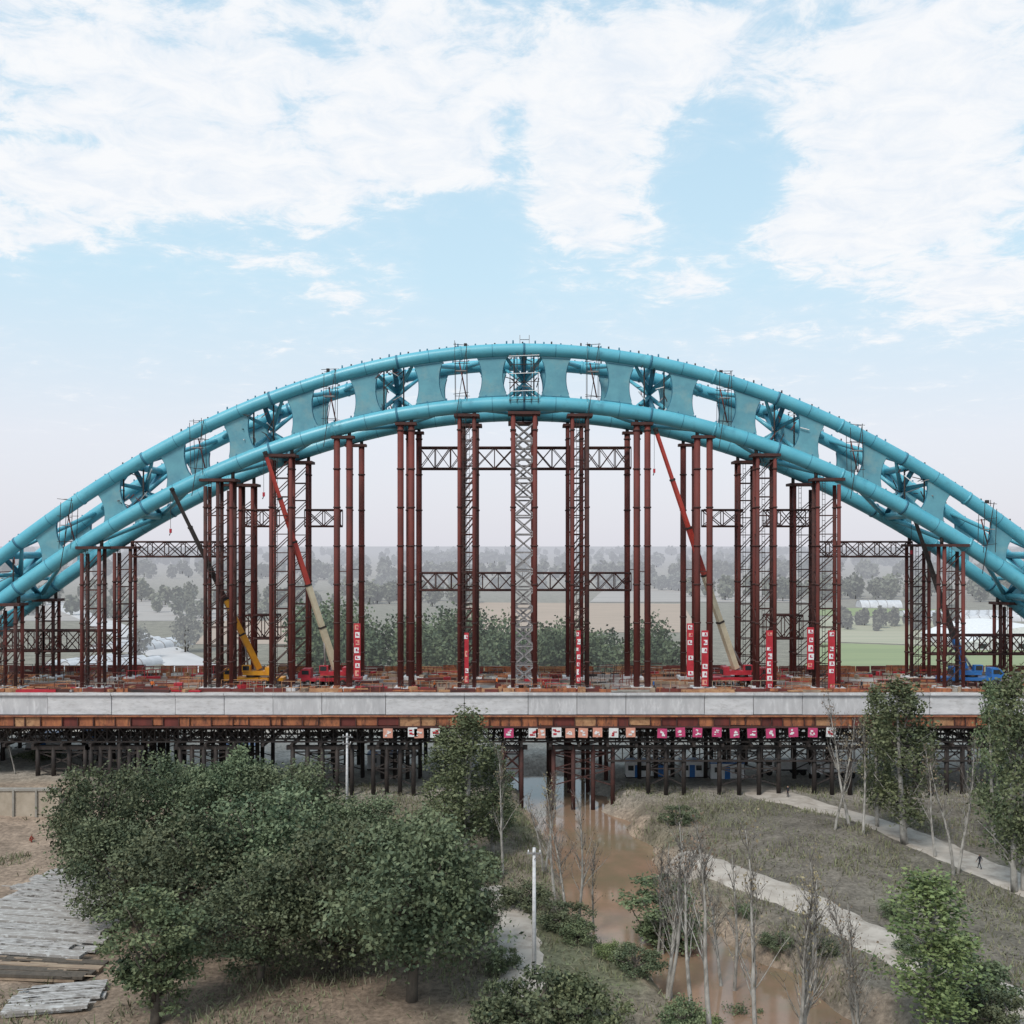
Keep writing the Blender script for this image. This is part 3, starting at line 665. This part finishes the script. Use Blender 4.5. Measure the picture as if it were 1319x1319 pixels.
def pop(x,yb,yt,wpx,ms=PT,i=0): 
    X,Y=gp(x,yb); h=(yb-yt)/F*Y; r=wpx/2/F*Y; put(ms[i%len(ms)],'poplar_tree',X,Y,(r/1.35,r/1.35,h/10))
pop(1165,1095,888,80); pop(1307,1150,878,75,i=1); pop(1280,1090,885,50,i=0); pop(1197,1335,1120,115,PB); pop(600,1110,922,80,PT,1); pop(575,1080,945,60,i=1); pop(635,1100,960,50,i=0); pop(1130,1075,900,45,i=1)
BR=[bare(41),bare(42,stems=2),bare(43,spread=.38),bare(44,stems=3,leafn=300),bare(45,spread=.6)]
for i,(x,yb,yt) in enumerate(((715,1150,958),(738,1180,975),(648,1130,955),(865,1255,1000),(893,1290,1000),(915,1320,990),(938,1240,1010),(975,1335,1000),(1030,1330,1020),(1095,1085,895),(1112,1095,920),(1230,1130,935),(1318,1150,885),(1105,1310,1070),(20,1020,935),(765,1170,1010),(700,1120,980),(1050,1250,1040),(850,1200,1010),(1075,1090,925),(1205,1110,940))):
    X,Y=gp(x,yb); h=(yb-yt)/F*Y; s_=h/8.6; put(BR[i%5],'bare_tree',X,Y,(s_*.85,s_*.85,s_))

def forest(name,x0,x1,y0,y1,n,h,mat,per=150,ls=.8,wr=.42,hv=.25):
    pts=[];tb=[]
    for i in range(n):
        X=RNG.uniform(x0,x1);Y=RNG.uniform(y0,y1);hh=h*RNG.uniform(1-hv,1+hv)*(1+.15*math.sin(X*.05+Y)); r=hh*wr*RNG.uniform(.7,1.1)
        v=RNG.normal(size=(per,3)); v/=np.linalg.norm(v,axis=1)[:,None]; v*=(RNG.random(per)**.35*RNG.uniform(.7,1.05,per))[:,None]
        q=v*np.array((r,r,hh*.5))+np.array((X,Y,hh*.52)); pts.append(q); tb.append(np.full(per,RNG.uniform(0,1)))
    m=MB(); 
    for i in range(min(n,200)):
        q=pts[i].mean(0); m.tube((q[0],q[1],0),(q[0],q[1],h*.5),.02*h,BARK,n=5)
    return m.obj(name,leaves=leafquads(np.concatenate(pts),ls,np.concatenate(tb),.8),leafmatl=mat)
FA=leafmat('grove_foliage',(.045,.070,.042),(.115,.15,.08),.06); FB=leafmat('far_foliage_1',(.095,.105,.08),(.16,.17,.12),.26); FC=leafmat('far_foliage_2',(.10,.11,.09),(.16,.17,.135),.45); FD=leafmat('far_foliage_3',(.11,.12,.11),(.16,.17,.15),.62); FE=leafmat('far_foliage_4',(.11,.12,.11),(.16,.17,.15),.76)  # far bands: haze painted in as paler, flatter leaf colours plus air light
forest('tree_grove',px(415,160),px(660,160),140,172,46,10.0,FA,700,.27)
forest('tree_grove',px(690,165),px(885,165),145,175,34,7.4,FA,600,.26)
forest('tree_grove',px(600,165),px(700,165),150,170,9,6.5,FA,600,.26)
forest('tree_grove',px(400,200),px(470,200),185,200,8,10,FA,600,.3)
forest('tree_grove',px(200,200),px(260,200),185,210,3,10,FB,500,.3)
forest('tree_line',-150,-60,290,330,18,5,FB,220,.7)
forest('tree_line',px(1080,260),px(1245,260),250,275,22,5,FB,300,.5,.33)
forest('tree_line',px(-100,340),px(620,340),350,400,60,7,FB,200,.7)
forest('tree_line',px(900,400),px(1450,400),380,430,80,8,FB,200,.8)
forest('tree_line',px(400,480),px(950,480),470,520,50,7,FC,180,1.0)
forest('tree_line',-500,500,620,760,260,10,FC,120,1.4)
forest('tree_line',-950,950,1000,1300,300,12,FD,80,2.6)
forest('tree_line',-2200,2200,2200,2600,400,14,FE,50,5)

# grass: one object
N=120000; gx=RNG.uniform(-38,42,N); gy=RNG.uniform(40,90,N); d=dline(gx,gy,RIVL)
ok=(d>3.6)&(dline(gx,gy,ROAD1)>2.1)&(dline(gx,gy,ROAD2)>1.6)&(dline(gx,gy,ROAD3)>1.1)
pat=wob(gx*.6,gy*.6)+.4*wob(gx*2,gy*2); ok&=(pat+RNG.normal(size=N)*.4>.0)&~((gx<-18)&(gy>45)&(pat<.6))
gx=gx[ok];gy=gy[ok]; n_=len(gx); gz=H(gx,gy); hgt=RNG.uniform(.08,.36,n_)*(.6+.6*(wob(gx*1.5,gy*1.5)>0)); a=RNG.uniform(0,6.28,n_); lean=RNG.normal(size=(n_,2))*.12; wv=.035
bx=np.cos(a)*wv; by=np.sin(a)*wv
Vg=np.stack([np.stack([gx-bx,gy-by,gz],1),np.stack([gx+bx,gy+by,gz],1),np.stack([gx+bx*.5+lean[:,0],gy+by*.5+lean[:,1],gz+hgt],1),np.stack([gx-bx*.5+lean[:,0],gy-by*.5+lean[:,1],gz+hgt],1)],1).reshape(-1,3)
MB().obj('grass',leaves=(Vg,np.repeat(RNG.random(n_),4)),leafmatl=L4)

# ---------------------------------------------------------------- poles, walls, piles of timber, buildings
def pole(x,yb,yt,arms=2,r=.12):
    X,Y=gp(x,yb); h=(yb-yt)/F*Y; m=MB(); m.tube((0,0,-.3),(0,0,h),r,CONC,r1=r*.62,n=14)
    for k in range(arms):
        z=h-.25-.55*k; m.box((0,-.09,z),(.7-.1*k,.06,.06),GREYST)
        for s_ in(-.28,0.0,.28):
            m.tube((s_,-.09,z+.03),(s_,-.09,z+.17),.04,WHITE,r1=.025,n=8)
        m.tube((0,-.1,z-.3),(.25,-.1,z),.02,GREYST,n=4)
    m.obj('utility_pole',loc=(X,Y,float(H(X,Y))))
pole(688,1262,1092,1,.12); pole(447,1055,945,2); pole(60,790,770,1)
m=MB(); x0,x1=-60,px(80,80)
SAND=M('bank_facing',(.42,.36,.29),(.32,.27,.21),scale=1,rough=.95,bump=.4)
for i in range(14):
    x=x0+(x1-x0)*(i+.5)/14; m.box((x,79.7,.95),((x1-x0)/14-.04,.3,2.1),SAND); m.box((x-(x1-x0)/28,79.5,1.0),(.14,.2,2.2),CONCD)
m.box(((x0+x1)/2,79.7,2.05),(x1-x0,.5,.16),CONCD); m.obj('retaining_wall')
def boards(name,X,Y,n,l,wd,mats,ang,gap=.12,z0=.0,th=.14,step=None):
    m=MB(); R=Matrix.Rotation(ang,3,'Z'); 
    for i in range(n):
        for lay in range(2):
            ll=l*random.uniform(.85,1.05); c_=R@Vector((random.uniform(-.4,.4),i*(wd+gap),0)); m.box((c_.x,c_.y,z0+th/2+lay*(th+.02)+random.uniform(0,.03)),(ll,wd*(1 if lay else .8),th),random.choice(mats),Matrix.Rotation(ang+random.uniform(-.04,.04),3,'Z'))
            if lay:
                for k in range(6): 
                    cc=R@Vector((random.uniform(-ll/2,ll/2),i*(wd+gap)+random.uniform(-.2,.2),0)); m.box((cc.x,cc.y,z0+2*th+.03),(random.uniform(.3,1.6),.1,.03),random.choice(mats),R)
    return m.obj(name,loc=(X,Y,float(H(X,Y))+.02))
WG=M('weathered_plank',(.50,.49,.48),(.28,.265,.25),scale=3,rough=.9,stretch=(.5,4,1),c3=(.12,.105,.095),scale3=3,lo3=.47,hi3=.6)
WG2=M('grey_plank',(.34,.32,.30),(.22,.20,.185),scale=3,rough=.9,stretch=(.5,4,1),c3=(.58,.58,.57),scale3=3,lo3=.5,hi3=.6)
boards('timber_stack',-26.6,52.5,14,9.4,.76,(WG,WG2,WG),-.14,.22); boards('plank_pile',-24,49.6,4,8,.45,(TAN,BARK,TAN),-.1); boards('timber_stack',-20.8,46.2,3,3.8,.8,(WG,WG2),.22)
# buildings
def tunnel(name,X,Y,l,r,h,ang=0,n=1):
    m=MB(); 
    for k in range(n):
        vs=[];N_=10
        for s_ in(-1,1):
            for i in range(N_+1): t=math.pi*i/N_; vs.append((s_*l/2,k*(2*r+1)+math.cos(t)*r,math.sin(t)*h))
        m.add(vs,[(i,i+1,N_+2+i,N_+1+i) for i in range(N_)],POLY,True); m.add(vs,[tuple(range(N_+1)),tuple(range(N_+1,2*N_+2))],POLY)
        for j in range(int(l/3)): 
            for i in range(N_):
                t0,t1=math.pi*i/N_,math.pi*(i+1)/N_; xj=-l/2+j*3
                m.tube((xj,k*(2*r+1)+math.cos(t0)*(r+.05),math.sin(t0)*(h+.05)),(xj,k*(2*r+1)+math.cos(t1)*(r+.05),math.sin(t1)*(h+.05)),.07,GREYST,n=4)
    o=m.obj(name,loc=(X,Y,0)); o.rotation_euler=(0,0,ang); return o
X,Y=gp(225,850); tunnel('greenhouse',X-4,Y-12,14,1.3,1.4,1.15,4)
X,Y=gp(205,835); tunnel('greenhouse',X,Y,18,1.5,1.5,1.2,3)
X,Y=gp(1132,782); tunnel('greenhouse',X,Y,14,3,2.4,0,1); X,Y=gp(1280,800); tunnel('greenhouse',X,Y,34,2,1.8,.1,5)
m=MB(); vs=[];N_=16      # arched white hall
for s_ in(-1,1):
    for i in range(N_+1): t=i/N_; vs.append((-13+26*t,s_*12,1.6+3.2*math.sin(math.pi*t)))
m.add(vs,[(i,i+1,N_+2+i,N_+1+i) for i in range(N_)],WHITE,True); m.add(vs,[tuple(range(N_+1)),tuple(range(N_+1,2*N_+2))],WHITE); m.box((0,0,.8),(25.8,23.8,1.6),CONC)
for i in range(6): m.box((-10+4*i,-11.95,.9),(1.6,.1,.9),GLASS)
m.box((0,-11.95,.8),(1.8,.14,1.5),GREYST)
X,Y=gp(1330,838); m.obj('arched_roof_hall',loc=(X,Y+12,0))
def cabin(x,y,l=3.4,body=WHITE):
    X,Y=gp(x,y); m=MB(); m.box((0,0,.75),(l,1.35,1.4),body); m.box((0,0,1.5),(l+.1,1.45,.1),BLUEM); m.box((0,0,.04),(l+.06,1.4,.1),BLACK)
    for k in(-.3,.3): m.box((k*l,-.69,.9),(.5,.04,.45),GLASS)
    m.box((0,-.69,.62),(.48,.05,1.1),BLUEM); m.obj('site_cabin',loc=(X,Y,float(H(X,Y))))
for t in((60,985),(125,982,2.4),(820,1000,2),(850,1000,2),(890,1000,2),(935,1002,3),(495,990,3),(310,980,3)): cabin(*t)
def truck(x,y,body=WHITE):
    X,Y=gp(x,y); m=MB(); m.box((0,0,.5),(4.1,1.1,.16),BLACK); m.box((.55,0,.95),(2.9,1.25,.75),body)
    vs=[(-2.1,-.6,.4),(-1.05,-.6,.4),(-1.05,-.6,1.4),(-1.85,-.6,1.4),(-2.1,-.6,.95)]; vv=vs+[(a_,-b_,c_) for a_,b_,c_ in vs]
    m.add(vv,[(4,3,2,1,0),(5,6,7,8,9),(0,1,6,5),(1,2,7,6),(2,3,8,7),(3,4,9,8),(4,0,5,9)],body)
    m.box((-1.55,-.61,1.12),(.6,.03,.34),GLASS); m.box((-1.55,.61,1.12),(.6,.03,.34),GLASS)
    for xx in(-1.5,.9,1.6):
        for yy in(-.5,.5): m.tube((xx,yy-.12,.28),(xx,yy+.12,.28),.28,TYRE,n=14)
    m.obj('box_truck',loc=(X,Y,float(H(X,Y))+.05))
truck(1072,1003); truck(1010,998)

# ---------------------------------------------------------------- people
def person(X,Y,z,pose,cols,rot=0):
    top,leg=cols
    if pose=='crouch':
        J=dict(pel=(0,0,.30),sp=(0,.10,.52),ch=(0,.20,.70),nk=(0,.24,.82),hd=(0,.28,.92),ht=(0,.29,1.02))
        for s_,n_ in((-1,'l'),(1,'r')):
            J.update({'sh'+n_:(s_*.18,.2,.74),'el'+n_:(s_*.24,.38,.52),'wr'+n_:(s_*.12,.55,.42),'ha'+n_:(s_*.09,.61,.38),'hp'+n_:(s_*.1,.02,.28),'kn'+n_:(s_*.16,.42,.42),'an'+n_:(s_*.13,.14,.08),'to'+n_:(s_*.14,.34,.04)})
    else:
        st=.26 if pose=='walk' else .04
        J=dict(pel=(0,0,.95),sp=(0,0,1.16),ch=(0,.01,1.36),nk=(0,.01,1.49),hd=(0,.03,1.60),ht=(0,.02,1.70))
        for s_,n_ in((-1,'l'),(1,'r')):
            J.update({'sh'+n_:(s_*.19,0,1.41),'el'+n_:(s_*.25,-s_*st*.5,1.13),'wr'+n_:(s_*.25,-s_*st*.7+.06,.90),'ha'+n_:(s_*.25,-s_*st*.8+.09,.82),'hp'+n_:(s_*.09,0,.90),'kn'+n_:(s_*.1,s_*st*.6+.05,.50),'an'+n_:(s_*.1,s_*st*1.1-.02,.09),'to'+n_:(s_*.11,s_*st*1.1+.15,.04)})
    rad=dict(pel=.15,sp=.13,ch=.155,nk=.06,hd=.1,ht=.075); r2=dict(sh=.07,el=.045,wr=.032,ha=.036,hp=.1,kn=.065,an=.042,to=.04)
    names=list(J); vs=[J[k] for k in names]; E=[('pel','sp'),('sp','ch'),('ch','nk'),('nk','hd'),('hd','ht')]
    for n_ in'lr': E+= [('ch','sh'+n_),('sh'+n_,'el'+n_),('el'+n_,'wr'+n_),('wr'+n_,'ha'+n_),('pel','hp'+n_),('hp'+n_,'kn'+n_),('kn'+n_,'an'+n_),('an'+n_,'to'+n_)]
    E=[(names.index(a_),names.index(b_)) for a_,b_ in E]; R_=[rad.get(k,r2.get(k[:2],.05)) for k in names]
    for n_ in'lr':
        hi_=names.index('ha'+n_); h=Vector(J['ha'+n_]); dd=(h-Vector(J['wr'+n_])).normalized(); sd_=Vector((1 if n_=='l' else -1,0,0)); cr_=dd.cross(sd_).normalized()
        for k in range(5):
            if k==4: a_=h+sd_*.05+dd*.02
            else: a_=h+cr_*(k-1.5)*.022+dd*(.085-.008*abs(k-1.3))
            vs.append(tuple(a_)); R_.append(.009); E.append((hi_,len(vs)-1))
    me_=bpy.data.meshes.new('person'); me_.from_pydata(vs,E,[]); o=bpy.data.objects.new('tmp',me_); scene.collection.objects.link(o)
    mo=o.modifiers.new('s','SKIN'); sk=me_.skin_vertices[0].data
    for i,r in enumerate(R_): sk[i].radius=(r,r*(.75 if names[i:i+1] and names[i][:2] in('ch','pe','sp') else 1))
    sk[0].use_root=True; o.modifiers.new('b','SUBSURF').levels=1
    dg=bpy.context.evaluated_depsgraph_get(); nm=bpy.data.meshes.new_from_object(o.evaluated_get(dg)); bpy.data.objects.remove(o)
    nm.materials.clear()
    for q in(top,leg,SKIN,HAIR): nm.materials.append(q)
    hd=Vector(J['hd']); hip=J['pel'][2]
    for p in nm.polygons:
        c_=p.center; p.use_smooth=True; i=0
        if (c_-hd).length<.16 and c_.z>J['nk'][2]-.01: i=3 if (c_.z>hd.z+.05 or c_.y<hd.y-.04) else 2
        elif min((c_-Vector(J['ha'+n_])).length for n_ in'lr')<.12: i=2
        elif pose!='crouch' and c_.z<hip+.02 and abs(c_.x)<.2: i=1 if c_.z>.12 else 3
        elif pose=='crouch' and (c_.z<.38 or c_.y>.3 and c_.z<.5): i=1
        p.material_index=i
    ob=bpy.data.objects.new('person',nm); scene.collection.objects.link(ob); ob.location=(X,Y,z); ob.scale=(1/K,)*3; ob.rotation_euler=(0,0,rot)
X,Y=gp(1262,1122); person(X,Y,float(H(X,Y))+.07,'walk',(NAVY,NAVY),.6)
X,Y=gp(38,1084); person(X,Y,float(H(X,Y)),'crouch',(RCLOTH,RCLOTH),-1.2)
X,Y=gp(1015,1030); person(X,Y,float(H(X,Y))+.07,'stand',(NAVY,NAVY),2)
for x,Yd,c_ in((196,87,OCLOTH),(560,87.2,OCLOTH),(700,86.7,RCLOTH),(1110,87,NAVY),(640,89,OCLOTH),(842,87,BLUEM)):
    person(px(x,Yd),Yd,DT+.06,random.choice(('walk','stand')),(c_,NAVY),random.uniform(0,6))

# ---------------------------------------------------------------- camera, scale to metres
cd=bpy.data.cameras.new('camera'); cam=bpy.data.objects.new('camera',cd); scene.collection.objects.link(cam)
cd.lens=36; cd.sensor_width=36; cd.shift_y=43.5/1319; cd.clip_end=200000; cd.clip_start=.5
cam.location=(0,0,CAMH); cam.rotation_euler=(math.radians(90),0,0); scene.camera=cam
for o in scene.objects:
    if o.parent is None:
        o.location=Vector(o.location)*K
        if o.type in('MESH','EMPTY'): o.scale=Vector(o.scale)*K
scene.view_settings.view_transform='Standard'; scene.view_settings.look='None'; scene.view_settings.exposure=0
